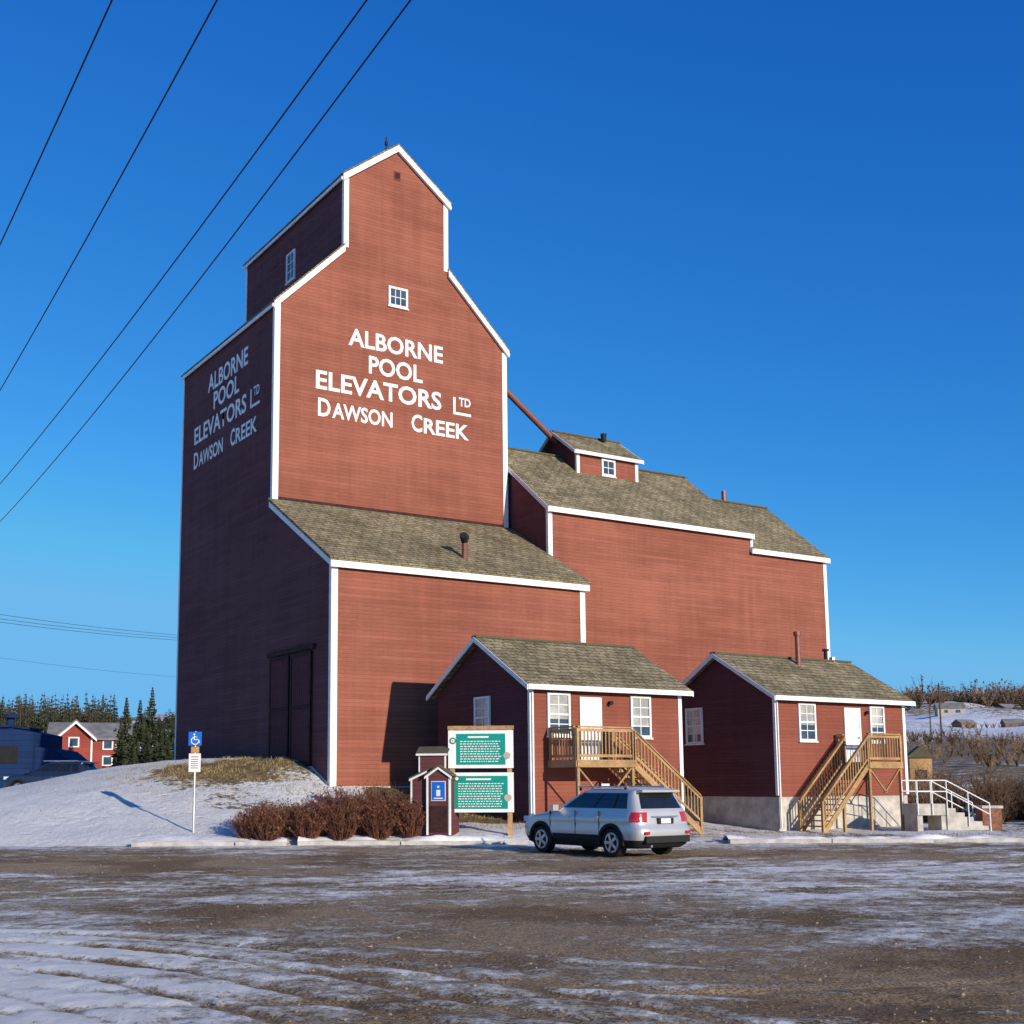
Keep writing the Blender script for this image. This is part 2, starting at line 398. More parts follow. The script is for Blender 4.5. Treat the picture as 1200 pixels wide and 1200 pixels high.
# kerbs
def kerb(u0,u1,w):
    b=MB(); u=u0
    while u<u1-.3:
        e=min(u+3.0,u1); dw=U(-.05,.05); p=L(u+.02,w+dw); q=L(e-.02,w+dw*U(-.5,1))
        d=Vector((q[0]-p[0],q[1]-p[1],U(-.015,.015))); nn=Vector((syw,cyw,0))
        b.pbox((p[0],p[1],LOT-.1),d,nn*.28,(0,0,.23),M['concrete'])
        u=e
    o=b.done('concrete_kerb')
    vs=[];fs=[];n=int((u1-u0)/.12); cr=[-.02,.12,.3,.55,.9,1.3]
    for i in range(n+1):
        uu=u0+(u1-u0)*i/n
        for j,c_ in enumerate(cr):
            hh=max(0,.12+.34*fbm(uu*.8,c_*1.5+w,4))*math.sin(math.pi*min(1,(j+.3)/(len(cr)-.7)))
            x,y=L(uu,w+.05+c_+.08*noise.noise(Vector((uu*2,c_,1)))); zb=max(LOT+.06,terr(uu,w+.05+c_)-.03) if c_>.25 else LOT+.11
            vs.append((x,y,zb-.03+hh))
    m=len(cr)
    for i in range(n):
        for j in range(m-1): fs.append((i*m+j,(i+1)*m+j,(i+1)*m+j+1,i*m+j+1))
    b=MB(); b.add(vs,fs,M['snow']); b.done('snow_bank',smooth=True)
kerb(-9.2,-4.7,36.3); kerb(-4.4,2.3,36.35); kerb(8.2,30,36.6)
# ------------------------------------------------------------ grain elevator
EL=empty('grain_elevator',(2.881,5.870,-.0136))
W=11.656;LS=5.573;D=11.11;A_=3.185;h1,h2,h3,h4,h5,h6=8.37,11.57,20.18,23.33,26.65,28.66
YT=LS; YB=LS+D
b=MB()
prof=[(0,-1.2),(W,-1.2),(W,h3),(W-A_,h4),(W-A_,h5),(W/2,h6),(A_,h5),(A_,h4),(0,h3)]
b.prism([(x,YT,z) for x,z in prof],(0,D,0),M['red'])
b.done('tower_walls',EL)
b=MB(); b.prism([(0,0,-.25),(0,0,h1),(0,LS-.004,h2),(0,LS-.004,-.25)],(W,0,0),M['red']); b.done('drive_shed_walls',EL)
b=MB(); b.box(-.03,W+.03,-.05,LS,-1.2,-.02,M['concrete'])
b.prism([(-.04,-.03,-1.2),(-.04,-.03,.05),(-.04,1.5,.72),(-.04,YB,.85),(-.04,YB,-1.2)],(.038,0,0),M['concrete']); b.done('foundation',EL)
def slope_roof(b,p,q,ext,ov_p,th=.14,lift=.0,mat=None,edge=None):
    p,q,ext=Vector(p),Vector(q),Vector(ext); d=(q-p); dn=d.normalized()
    pp=p-dn*ov_p+Vector((0,0,lift))
    b.pbox(pp,ext,(q-p)+dn*ov_p,(0,0,th),mat or M['shin'])
WH=M['white']
b=MB(); o=.15
for sx in (0,1):
    X=lambda x: x if sx==0 else W-x
    slope_roof(b,(X(0),YT-o,h3),(X(A_),YT-o,h4),(0,D+2*o,0),.18,.10)
    slope_roof(b,(X(A_),YT-o,h5),(X(W/2),YT-o,h6),(0,D+2*o,0),.2,.10)
b.done('tower_roof',EL)
b=MB(); y=YT-.05; tw=.30
def rake(b,p,q,yy,w=tw,ext0=.15):
    p,q=Vector((p[0],0,p[1])),Vector((q[0],0,q[1])); d=(q-p).normalized(); p=p-d*ext0
    b.pbox((p.x,yy,p.z),q-p,(0,0,-w),(0,.13,0),WH)
for sx in (0,1):
    X=(lambda x:x) if sx==0 else (lambda x:W-x)
    rake(b,(X(0),h3+.0),(X(A_),h4),YT-.16); rake(b,(X(A_),h5),(X(W/2),h6),YT-.165)
    s=1 if sx==0 else -1
    b.pbox((X(-.03*1),YT-.035,h2 if sx==0 else h2-.1),(s*.26,0,0),(0,.2,0),(0,0,h3-h2-.1),WH)
    b.pbox((X(A_-.03),YT-.036,h4-.05),(s*.24,0,0),(0,.2,0),(0,0,h5-h4-.05),WH)
    b.pbox((X(-.17),YT-.1,h3-.32),(s*.05,0,0),(0,D+.2,0),(0,0,.14),WH)
    b.pbox((X(A_-.19),YT-.1,h5-.33),(s*.05,0,0),(0,D+.2,0),(0,0,.14),WH)
b.box(-.03,.12,YB-.1,YB+.03,1,h3-.35,WH)
b.box(A_-.03,A_+.1,YB-.1,YB+.03,h4,h5-.2,WH)
b.box(-.035,.23,-.035,.16,-.1,h1-.12,WH); b.box(W-.23,W+.035,-.035,.16,-.1,h1-.12,WH)
b.box(-.15,W+.15,-.22,-.17,h1-.40,h1-.08,WH)
sl_=(h2-h1)/LS
for x0 in (-.16,W+.10): b.pbox((x0,-.17,h1-.17*sl_),(.05,0,0),(0,LS+.17,(LS+.17)*sl_),(0,0,-.26),WH)
b.box(0.1,W-.1,YT-.03,YT,h2+.1,h2+.22,M['dark_frame'])
b.done('tower_trim',EL)
b=MB(); b.pbox((-.2,-.25,h1-.25*sl_),(W+.4,0,0),(0,LS+.25,(LS+.25)*sl_),(0,0,.12),M['shin']); b.done('drive_shed_roof',EL)
YA,XB,HA,XC,HB,YR,HR=2.69,24.09,12.17,29.43,11.45,7.34,15.91
YR2,HR2=6.75,14.75
def gable_x(parent,x0,x1,yf,yr,yb,zb,ze,zr,wall,nm,ovx0=.15,ovx1=.15,eav=.3,cl=True,cr=True,th=.13,fas=.24,cw=.2):
    b=MB(); b.prism([(x0,yf,zb),(x0,yf,ze),(x0,yr,zr),(x0,yb,ze),(x0,yb,zb)],(x1-x0,0,0),wall); b.done(nm+'_walls',parent)
    s=(zr-ze)/(yr-yf); b=MB()
    b.pbox((x0-ovx0,yf-eav,ze-eav*s+.01),(x1-x0+ovx0+ovx1,0,0),(0,yr-yf+eav,(yr-yf+eav)*s),(0,0,th),M['shin'])
    s2=(zr-ze)/(yb-yr)
    b.pbox((x0-ovx0,yb+eav,ze-eav*s2+.01),(x1-x0+ovx0+ovx1,0,0),(0,-(yb-yr+eav),(yb-yr+eav)*s2),(0,0,th),M['shin'])
    b.box(x0-ovx0,x1+ovx1,yr-.14,yr+.14,zr+th-.05,zr+th+.03,M['edge'])
    b.done(nm+'_roof',parent)
    b=MB()
    b.box(x0-ovx0+.01,x1+ovx1-.01,yf-eav-.04,yf-eav,ze-eav*s-fas+.12,ze-eav*s+.12,WH)
    for xx in (x0-ovx0-.03,x1+ovx1-.015):
        b.pbox((xx,yf-eav-.01,ze-eav*s+.10),(.045,0,0),(0,yr-yf+eav,(yr-yf+eav)*s),(0,0,-fas),WH)
        b.pbox((xx,yb+eav,ze-eav*s2+.10),(.045,0,0),(0,-(yb-yr+eav),(yb-yr+eav)*s2),(0,0,-fas),WH)
    if cl: b.box(x0-.03,x0+cw,yf-.03,yf+cw*.7,zb+.05,ze-eav*s*.6,WH)
    if cr: b.box(x1-cw,x1+.03,yf-.03,yf+cw*.7,zb+.05,ze-eav*s*.6,WH)
    b.done(nm+'_trim',parent)
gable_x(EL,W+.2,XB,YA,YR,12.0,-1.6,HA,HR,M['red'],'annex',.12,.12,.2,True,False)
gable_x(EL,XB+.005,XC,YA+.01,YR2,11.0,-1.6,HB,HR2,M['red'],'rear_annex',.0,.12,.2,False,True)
b=MB(); b.box(XB+.0,XB+.16,YA-.06,YA+.05,HB-.15,HA-.1,WH); b.done('step_trim',EL)
gable_x(EL,16.06,19.85,6.0,7.7,9.4,14.3,16.06,17.3,M['red'],'annex_cupola',.25,.25,.2,th=.1,fas=.17,cw=.15)
window(EL,(17.55,6.0,15.0),(1,0,0),(0,-1,0),.85,.85,2,2,M['glass'],.1)
window(EL,(5.83-.45,YT,21.05),(1,0,0),(0,-1,0),.98,.92,3,2,M['glass'],.1)
window(EL,(A_,11.6,23.7),(0,-1,0),(-1,0,0),.95,1.45,2,3,M['glass'],.09)
b=MB(); b.box(5.7,5.96,YT-.04,YT+.02,27.1,27.4,M['dark_frame']); b.box(5.66,6.0,YT-.03,YT,27.05,27.45,M['red_s']); b.done('gable_vent',EL)
b=MB(); b.cyl((W-.1,7.9,20.3),(16.3,7.7,16.75),.15,.15,M['flue'],10); b.done('grain_spout',EL)
b=MB(); b.cyl((5.83,6.6,h6),(5.83,6.6,h6+.95),.04,.03,M['black'],6); b.cyl((5.83,6.6,h6+.55),(5.83,6.6,h6+.7),.08,.08,M['black'],8)
b.done('lightning_rod',EL)
b=MB(); b.cyl((6.42,1.0,8.7),(6.42,1.0,9.85),.12,.12,M['flue'],10); b.cyl((6.42,1.0,9.75),(6.2,.75,9.95),.14,.16,M['black'],10); b.cyl((6.42,1.0,9.85),(6.42,1.0,10.0),.18,.18,M['black'],10); b.done('roof_flue',EL)
b=MB(); b.cyl((18.8,7.3,17.2),(18.8,7.3,17.6),.12,.16,M['black'],8); b.cyl((26.6,6.9,14.6),(26.6,6.9,15.5),.13,.13,M['flue'],8); b.done('ridge_vents',EL)
b=MB(); DF=M['dark_frame']
for (y0,y1) in ((1.55,3.4),(3.55,5.4)):
    b.box(-.05,.0,y0,y1,.75,5.05,DF)
    for k in range(9):
        yy=y0+.1+(y1-y0-.2)*k/9; b.box(-.075,-.05,yy,yy+(y1-y0-.2)/9-.03,.85,4.95,M['red_s'])
    for z in (.78,2.9,4.9): b.box(-.10,-.075,y0,y1,z,z+.14,DF)
    for yy in (y0,y1-.12): b.box(-.102,-.075,yy,yy+.12,.75,5.05,DF)
b.box(-.13,-.02,1.3,5.6,5.1,5.28,DF)
b.done('drive_doors',EL)
# lettering
def lettering(o,ux,n,rows,nm):
    ux=Vector(ux);n=Vector(n);o=Vector(o)
    for t,a,bb,z,h in rows:
        textmesh(nm,t,o+ux*a+Vector((0,0,z)),ux,n,bb-a,h,WH,EL,.022)
rowsF=[('ALBORNE',3.43,8.21,18.87,.80),('POOL',4.43,7.14,17.77,.82),('ELEVATORS',1.90,8.12,16.67,.84),
 ('D',2.01,2.60,15.50,.80),('AWSON',2.68,5.61,15.50,.70),('C',6.57,7.12,15.50,.80),('REEK',7.20,9.57,15.50,.70),('TD',9.05,9.68,17.05,.40)]
lettering((0,YT,0),(1,0,0),(0,-1,0),rowsF,'front_lettering')
b=MB(); b.box(8.75,8.87,YT-.012,YT,16.62,17.42,WH); b.box(8.871,9.70,YT-.0125,YT,16.62,16.74,WH); b.done('front_lettering_L',EL)
Y0=15.02
rowsS=[('ALBORNE',Y0-13.3,Y0-8.45,18.27,.85),('POOL',Y0-12.54,Y0-9.42,17.28,.85),('ELEVATORS',0,Y0-8.55,16.15,.85),
 ('D',0,.62,14.97,.80),('AWSON',.7,Y0-11.26,14.97,.70),('C',Y0-10.34,Y0-9.8,14.97,.80),('REEK',Y0-9.72,Y0-7.32,14.97,.70),('TD',Y0-7.75,Y0-7.1,16.6,.42)]
lettering((0,Y0,0),(0,-1,0),(-1,0,0),rowsS,'side_lettering')
b=MB(); b.box(-.012,0,7.98,8.1,16.15,17.0,WH); b.box(-.0125,0,7.08,7.979,16.15,16.27,WH); b.done('side_lettering_L',EL)
# ------------------------------------------------------------ small office buildings
def stairs(parent,Yw,Yd,x0,x1,xs,zd,zg,dirn,nm='timber_stairs'):
    b=MB(); DK=M['deck']; dep=Yw-Yd
    k=0; yy=Yd
    while yy<Yw-.05:
        b.box(x0,x1,yy,min(yy+.13,Yw-.01),zd-.04,zd,DK); yy+=.145
    b.box(x0,x1,Yd-.04,Yd,zd-.24,zd-.01,DK); b.box(x0-.04,x0,Yd,Yw-.02,zd-.24,zd-.01,DK); b.box(x1,x1+.04,Yd,Yw-.02,zd-.24,zd-.01,DK)
    for x in (x0+.02,x1-.12):
        for y in (Yd+.01,):
            b.box(x,x+.10,y,y+.10,zg-.3,zd-.05,DK)
    b.pbox((x0+.05,Yd+.03,zd-.25),(.07,0,0),(0,.06,0),(.9,0,-.9),DK); b.pbox((x1-.15,Yd+.03,zd-.25),(.07,0,0),(0,.06,0),(-.9,0,-.9),DK)
    def rail(p,q,h=1.02,n=None,pick=True):
        p,q=Vector(p),Vector(q); d=q-p; ln=math.hypot(d.x,d.y); hd=Vector((d.x,d.y,0)).normalized(); pr=Vector((-hd.y,hd.x,0))
        b.pbox(p-pr*.05+Vector((0,0,h)),d,pr*.12,(0,0,.045),DK); b.pbox(p-pr*.02+Vector((0,0,h-.12)),d,pr*.04,(0,0,.09),DK)
        b.pbox(p-pr*.02+Vector((0,0,.08)),d,pr*.04,(0,0,.09),DK)
        n=max(2,int(ln/.14))
        for i in range(n+1):
            c=p+d*(i/n); b.pbox(c-hd*.018-pr*.018+Vector((0,0,.1)),hd*.036,pr*.036,(0,0,h-.15),DK)
        for c in (p,q): b.pbox(c-hd*.05-pr*.045+Vector((0,0,-.2)),hd*.1,pr*.09,(0,0,h+.18),DK)
    xe=x1 if dirn>0 else x0; xo=x0 if dirn>0 else x1
    rail((x0+.05,Yd+.03,zd),(x1-.05,Yd+.03,zd))
    rail((xo-(-.03 if dirn>0 else .03),Yd+.1,zd),(xo-(-.03 if dirn>0 else .03),Yw-.1,zd))
    ys0,ys1=Yd+.03,Yd+1.12
    if ys1<Yw-.25: rail((xe,ys1,zd),(xe,Yw-.08,zd))
    rise=zd-zg; n=int(round(rise/.19)); run=(xs-xe)/n
    for i in range(1,n):
        z=zd-rise*i/n; xa=xe+run*(i-1); 
        b.box(min(xa,xa+run*1.1),max(xa,xa+run*1.1),ys0+.04,ys1-.04,z-.045,z,DK)
    for y in (ys0-.02,ys1-.03): b.pbox((xe,y,zd-.02),(xs-xe,0,-rise),(0,.05,0),(0,0,-.26),DK)
    for y in (ys0,ys1-.01): rail((xe,y,zd),(xs-run*.3,y,zg+.15),.95)
    xm=(xe+xs)/2; zm=(zd+zg)/2
    for y in (ys0+.05,ys1-.12): b.box(xm-.05,xm+.05,y,y+.09,zg-.3,zm-.2,DK)
    b.done(nm,parent)
def office(x0,x1,zb,found,wins,door,sidewin,deck,sgn,xs,extra):
    P=empty('office_building',((x0+x1)/2,1.1,zb)); inv=Vector((-(x0+x1)/2,-1.1,-zb))
    H=empty('frame',inv); H.parent=P
    yf,yr,yb,ze,zr=-1.73,1.15,4.03,3.30,4.98
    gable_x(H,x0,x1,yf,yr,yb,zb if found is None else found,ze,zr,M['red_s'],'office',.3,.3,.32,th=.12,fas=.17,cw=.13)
    b=MB(); b.box(x0+.02,x1-.02,yf+.02,yb-.02,zb-.5,(zb if found is None else found)+.01,M['concrete']); b.done('office_foundation',H)
    for (xa,xb) in wins: window(H,(xa,yf,1.58),(1,0,0),(0,-1,0),xb-xa,1.43,2,4,M['blind'],.08,mid=True)
    ya,yb_=sidewin; window(H,(x0,yb_,1.58),(0,-1,0),(-1,0,0),yb_-ya,1.43,2,4,M['blind'],.08,mid=True)
    b=MB(); xa,xb=door
    b.box(xa+.07,xb-.07,yf-.03,yf,.80,2.82,M['white'])
    b.box(xa,xa+.07,yf-.06,yf,.79,2.90,WH); b.box(xb-.07,xb,yf-.06,yf,.79,2.90,WH); b.box(xa+.07,xb-.07,yf-.06,yf,2.82,2.90,WH)
    for z in (1.0,1.75): 
        for k in (0,1): b.box(xa+.17+k*.34,xa+.43+k*.34,yf-.038,yf-.03,z,z+.6,M['plate'])
    b.cyl((xb-.16,yf-.09,1.75),(xb-.16,yf-.03,1.75),.035,.035,M['metal'],8)
    b.cyl((xb+.35,yf-.02,2.75),(xb+.35,yf-.16,2.72),.05,.08,M['black'],8)
    b.done('door',H)
    b=MB() ; b.cyl((x0+.05,yf-.07,zb+.1),(x0+.05,yf-.07,ze-.3),.035,.035,WH,6); b.done('downspout',H)
    stairs(H,yf,-3.25,deck[0],deck[1],xs,.79,zb if zb>-1.6 else -1.72,sgn)
    if extra:
        b=MB(); b.cyl((21.35,.6,4.5),(21.35,.6,5.95),.11,.11,M['flue'],10); b.cyl((21.35,.6,5.95),(21.35,.6,6.12),.16,.16,M['flue'],10)
        b.cyl((23.6,1.15,5.0),(23.6,1.15,5.5),.08,.08,M['black'],8); b.cyl((24.0,1.15,5.0),(24.0,1.15,5.25),.13,.13,M['metal'],8); b.cyl((23.6,1.15,5.5),(23.6,1.15,5.58),.14,.14,M['black'],8)
        b.done('roof_flue',H)
    return P
office(6.32,12.81,-1.5,None,[(6.99,7.92),(10.5,11.4)],(8.32,9.24),(.57,1.54),(7.03,9.4),1,12.3,False)
office(17.46,24.72,-1.72,-.49,[(18.65,19.57),(22.62,23.47)],(21.16,22.08),(2.11,3.06),(20.66,22.55),-1,18.05,True)
# ------------------------------------------------------------ car
def car(name,loc,rz,paint):
    E=empty(name,loc,rz)
    tr=[(-1,0),(-1,.35),(-.997,.62),(-.985,.80),(-.96,.92),(-.925,.97),(-.87,.995)]
    sd=[(s_,1.) for s_ in (-.78,-.50,-.45,-.2,-.01,.05,.3,.5,.66,.78)]
    fr=[(.87,.985),(.92,.95),(.96,.87),(.985,.74),(.997,.5),(1,.25),(1,0)]
    half=tr+sd+fr
    sl=[(.22,-2.05,2.0,.80),(.30,-2.17,2.14,.87),(.42,-2.24,2.22,.905),(.50,-2.27,2.26,.915),(.62,-2.28,2.28,.92),(.70,-2.26,2.27,.915),(.76,-2.21,2.24,.905),(.84,-2.19,2.16,.915),(.92,-2.18,2.02,.915),
        (.98,-2.17,1.80,.895),(1.03,-2.16,1.45,.875),(1.08,-2.15,1.05,.86),(1.12,-2.13,.93,.845),(1.16,-2.11,.86,.835),(1.30,-2.03,.60,.785),(1.45,-1.95,.30,.73),(1.53,-1.92,.12,.70),(1.59,-1.95,-.05,.67),(1.635,-1.90,-.25,.60),(1.66,-1.7,-.5,.48),(1.67,-1.3,-.8,.25)]
    loop=half+[(s_,-t) for s_,t in half[-2:0:-1]]
    n=len(loop); vs=[];fs=[];ms=[]
    mats=[paint,M['black'],M['carglass'],M['redlamp']]
    for z,xr,xf,hw in sl:
        c=(xr+xf)/2;h=(xf-xr)/2
        for s_,t in loop: vs.append((c+s_*h,hw*t,z))
    nh=len(half)
    for k in range(len(sl)-1):
        z0,z1=sl[k][0],sl[k+1][0]
        for i in range(n):
            j=(i+1)%n; fs.append((k*n+i,k*n+j,(k+1)*n+j,(k+1)*n+i)[::-1])
            ii=i if i<nh-1 else (n-1-i); s0,s1=sorted((half[ii][0],half[min(ii+1,nh-1)][0])); t_=min(half[ii][1],half[min(ii+1,nh-1)][1]); tm=max(half[ii][1],half[min(ii+1,nh-1)][1])
            m=0
            if z1<=.425: m=1
            if z0>=1.155 and z1<=1.535:
                if s0>=-.79 and s1<=.79 and ii>=7 and ii<17:
                    m=2
                    if (s0,s1)==(-.50,-.45) or (s0,s1)==(-.01,.05): m=1
                if s0>=.9 and tm<=.90: m=2
                if s1<=-.98 and tm<=.81: m=2
            if .83<=z0 and z1<=1.09 and s1<=-.86 and t_>=.60: m=3
            ms.append(m)
    fs.append(tuple(range(n))); ms.append(1)
    fs.append(tuple(range((len(sl)-1)*n,len(sl)*n))[::-1]); ms.append(0)
    me=bpy.data.meshes.new('body'); me.from_pydata(vs,[],fs)
    for m in mats: me.materials.append(m)
    me.polygons.foreach_set('material_index',ms); me.polygons.foreach_set('use_smooth',[True]*len(fs)); me.update()
    import bmesh
    bm=bmesh.new(); bm.from_mesh(me); bmesh.ops.recalc_face_normals(bm,faces=bm.faces); bm.to_mesh(me); bm.free()
    ob=bpy.data.objects.new('body',me); bpy.context.collection.objects.link(ob); ob.parent=E
    WX=(-1.27,1.39)
    cb=MB()
    for x in WX: cb.cyl((x,-1.2,.35),(x,1.2,.35),.40,.40,M['black'],32)
    ct=cb.done('cutter'); ct.parent=E
    bpy.context.view_layer.update()
    md=ob.modifiers.new('b','BOOLEAN'); md.object=ct; md.operation='DIFFERENCE'; md.solver='EXACT'
    dg=bpy.context.evaluated_depsgraph_get(); nm=bpy.data.meshes.new_from_object(ob.evaluated_get(dg))
    ob.modifiers.clear(); ob.data=nm; bpy.data.objects.remove(ct)
    bv=ob.modifiers.new('e','EDGE_SPLIT'); bv.split_angle=math.radians(40)
    b=MB(); b.box(-1.9,1.95,-.62,.62,.30,.9,M['black'])
    for x in WX:
        for s_ in (1,-1):
            y=.79*s_
            b.cyl((x,y-.11*s_,.345),(x,y+.10*s_,.345),.345,.335,M['black'],28)
            b.cyl((x,y+.10*s_,.345),(x,y+.108*s_,.345),.245,.235,M['rim'],24)
            b.cyl((x,y+.108*s_,.345),(x,y+.114*s_,.345),.20,.19,M['black'],24)
            for q in range(5):
                t=q*2*math.pi/5; d=Vector((math.cos(t),0,math.sin(t))); p=Vector((-d.z,0,d.x))
                b.pbox(Vector((x,y+.112*s_,.345))-p*.035,d*.23,p*.07,(0,.014*s_,0),M['rim'])
            b.cyl((x,y+.112*s_,.345),(x,y+.13*s_,.345),.06,.05,M['rim'],12)
            for q in range(14):
                t0=math.radians(-8+q*14); t1=math.radians(-8+(q+1)*14)
                def pt(r,t,yy): return (x+r*math.cos(t),yy,.35+r*math.sin(t))
                yy=.90*s_; y2=.935*s_
                v=[pt(.385,t0,y2),pt(.46,t0,y2),pt(.46,t1,y2),pt(.385,t1,y2),pt(.385,t0,yy-.04*s_),pt(.46,t0,yy-.04*s_),pt(.46,t1,yy-.04*s_),pt(.385,t1,yy-.04*s_)]
                b.add(v,[(0,1,2,3),(4,7,6,5),(0,4,5,1),(1,5,6,2),(2,6,7,3),(3,7,4,0)],M['black'])
    b.done('wheels_and_arches',E)
    b=MB()
    for s_ in (1,-1):
        b.box(-1.6,.2,*sorted((.60*s_,.635*s_)),1.66,1.70,M['metal'])
        b.box(-1.55,-1.48,*sorted((.60*s_,.63*s_)),1.62,1.67,M['black']); b.box(.1,.16,*sorted((.60*s_,.63*s_)),1.58,1.67,M['black'])
        b.pbox((.72,.86*s_,1.08),(.16,.0,0),(-.02,.20*s_,0),(0,0,.15),paint)
        b.box(-.85,-.70,*sorted((.91*s_,.945*s_)),.93,.965,paint); b.box(.25,.4,*sorted((.91*s_,.945*s_)),.92,.955,paint)
        for xs_ in (-.86,.02,1.0): b.box(xs_,xs_+.014,*sorted((.88*s_,.924*s_)),.45,1.1,M['black'])
        b.box(-.8,.9,*sorted((.90*s_,.935*s_)),.40,.52,M['black'])
        b.box(1.95,2.2,*sorted((.62*s_,.82*s_)),.78,.92,M['plate'])
    b.pbox((-1.84,-.62,1.57),(-.26,0,-.02),(0,1.24,0),(0,0,.05),paint)
    b.box(-2.305,-2.2,-.72,.72,.36,.52,M['black']); b.box(-2.23,-2.15,-.26,.26,.80,.94,M['black']); b.box(-2.235,-2.2,-.16,.16,.81,.93,M['plate'])
    b.box(-2.225,-2.15,-.42,.42,.96,.99,M['rim'])
    for s_ in (1,-1): b.box(-2.305,-2.2,*sorted((.6*s_,.74*s_)),.56,.63,M['redlamp'])
    b.cyl((-2.12,0,1.18),(-2.08,-.35,1.24),.01,.01,M['black'],5)
    b.box(2.2,2.3,-.5,.5,.45,.68,M['black'])
    b.cyl((-1.4,.45,.28),(-2.2,.45,.28),.03,.03,M['metal'],8)
    b.done('fittings',E)
    return E
hd=math.radians(35); hu,hw_=-math.sin(hd),math.cos(hd); ru,rw=math.cos(hd),math.sin(hd)
cu=4.0+hu*1.27+ru*.80; cw=30.3+hw_*1.27+rw*.80
H2=Vector((hu*cyw+hw_*syw,-hu*syw+hw_*cyw)); ang=math.atan2(H2.y,H2.x)
car('parked_car',(*L(cu,cw),LOT+.005),ang,M['silver'])
# ------------------------------------------------------------ signs & kiosk
def frame_at(name,u,w,rot=0,z=None):
    x,y=L(u,w); return empty(name,(x,y,gz(x,y) if z is None else z),-YAW+rot)
S=frame_at('disabled_parking_sign',-7.75,38.0,0)
b=MB(); b.cyl((0,0,-.4),(0,0,3.05),.035,.035,M['metal'],8); b.done('post',S)
zz0=2.62
b=MB(); b.box(-.2,.2,-.05,-.035,zz0,zz0+.42,M['blue']); b.box(-.18,.18,-.045,-.03,zz0-.80,zz0-.24,WH); b.box(-.12,.12,-.04,.02,zz0-.22,zz0-.03,M['post'])
b.box(-.11,.11,-.048,-.045,zz0-.36,zz0-.33,M['reddot']); 
for k in range(5): b.box(-.11,.11,-.047,-.045,zz0-.43-k*.065,zz0-.41-k*.065,M['black'])
b.done('sign_plates',S)
b=MB(); yy=-.054; zc=zz0+.15; q_=1.18
for q in range(18):
    t0=math.radians(100+q*14); t1=math.radians(100+(q+1)*14)
    b.add([(.0+r*math.cos(t)*q_,yy,zc+r*math.sin(t)*q_) for r,t in ((.085,t0),(.107,t0),(.107,t1),(.085,t1))],[(0,1,2,3)],WH)
b.box(-.04,-.012,yy-.001,yy,zc+.02,zc+.15,WH); b.box(-.011,.065,yy-.001,yy,zc+.10,zc+.12,WH); b.box(-.011,.09,yy-.001,yy,zc+.02,zc+.045,WH)
b.pbox((.091,yy-.001,zc+.035),(.035,0,-.105),(.024,0,.006),(0,.001,0),WH)
b.cyl((-.026,yy-.001,zc+.19),(-.026,yy,zc+.19),.028,.028,WH,12); b.done('wheelchair_symbol',S)
S=frame_at('parking_sign',4.72,37.5,0); b=MB(); b.cyl((0,0,-.2),(0,0,1.5),.03,.03,M['metal'],6); b.box(-.12,.12,-.05,-.035,1.2,1.55,WH); b.box(-.07,.07,-.053,-.05,1.3,1.45,M['blue']); b.done('post_and_plate',S)
S=frame_at('information_sign',.98,37.4,math.radians(-4),-1.42)
b=MB(); P_=M['post']
for x in (-.86,.86): b.box(x-.07,x+.07,-.06,.08,-.4,3.15,P_)
b.box(-1.0,1.0,-.055,.05,3.08,3.2,P_)
b.done('posts',S)
def board(z0,z1,g0,g1,nm):
    b=MB(); b.box(-.98,.98,-.10,-.062,z0,z1,WH)
    b.box(g0,g1,-.106,-.10,z0+.10,z1-.10,M['green'])
    zz=z1-.2
    b.box(g0+.35,g1-.5,-.109,-.106,zz-.025,zz+.025,WH); zz-=.13
    while zz>z0+.16:
        x=g0+.12
        while x<g1-.2:
            l=U(.03,.10); b.box(x,min(x+l,g1-.1),-.1085,-.106,zz-.013,zz+.013,WH); x+=l+.03
        zz-=.075
    b.done(nm,S)
board(1.93,3.06,-.74,.74,'upper_board'); board(.62,1.80,-.80,.80,'lower_board')
b=MB()
b.cyl((-.84,-.104,2.75),(-.84,-.112,2.75),.10,.10,M['green2'],24); b.cyl((-.84,-.113,2.75),(-.84,-.116,2.75),.06,.06,WH,20); b.cyl((-.84,-.117,2.75),(-.84,-.119,2.75),.035,.035,M['green2'],3)
b.cyl((-.72,-.11,1.62),(-.72,-.116,1.62),.09,.09,M['green2'],24); b.cyl((-.72,-.117,1.62),(-.72,-.119,1.62),.05,.05,WH,20)
b.cyl((.78,-.11,2.3),(.78,-.116,2.3),.11,.11,M['cream'],16); b.cyl((.80,-.11,1.05),(.80,-.116,1.05),.11,.11,M['cream'],16)
b.done('emblems',S)
S=frame_at('miniature_elevator_kiosk',-.55,37.0,math.radians(-14),-1.45)
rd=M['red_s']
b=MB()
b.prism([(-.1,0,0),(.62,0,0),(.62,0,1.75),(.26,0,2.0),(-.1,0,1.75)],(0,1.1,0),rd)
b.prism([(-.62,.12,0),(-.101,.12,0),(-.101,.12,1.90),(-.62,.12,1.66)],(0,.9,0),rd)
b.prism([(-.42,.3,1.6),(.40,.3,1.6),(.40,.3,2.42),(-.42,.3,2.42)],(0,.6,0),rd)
b.done('walls',S)
b=MB()
for a,c in (((-.16,1.73),(.26,2.02)),((.68,1.73),(.26,2.02))): b.pbox((a[0],-.05,a[1]),(c[0]-a[0],0,c[1]-a[1]),(0,1.2,0),(0,0,.04),M['edge'])
b.pbox((-.68,.06,1.64),(.59,0,.27),(0,1.0,0),(0,0,.04),M['edge'])
b.pbox((-.50,.24,2.38),(.98,0,0),(0,.36,.2),(0,0,.04),M['edge']); b.pbox((-.50,.96,2.38),(.98,0,0),(0,-.36,.2),(0,0,.04),M['edge'])
b.done('roofs',S)
b=MB()
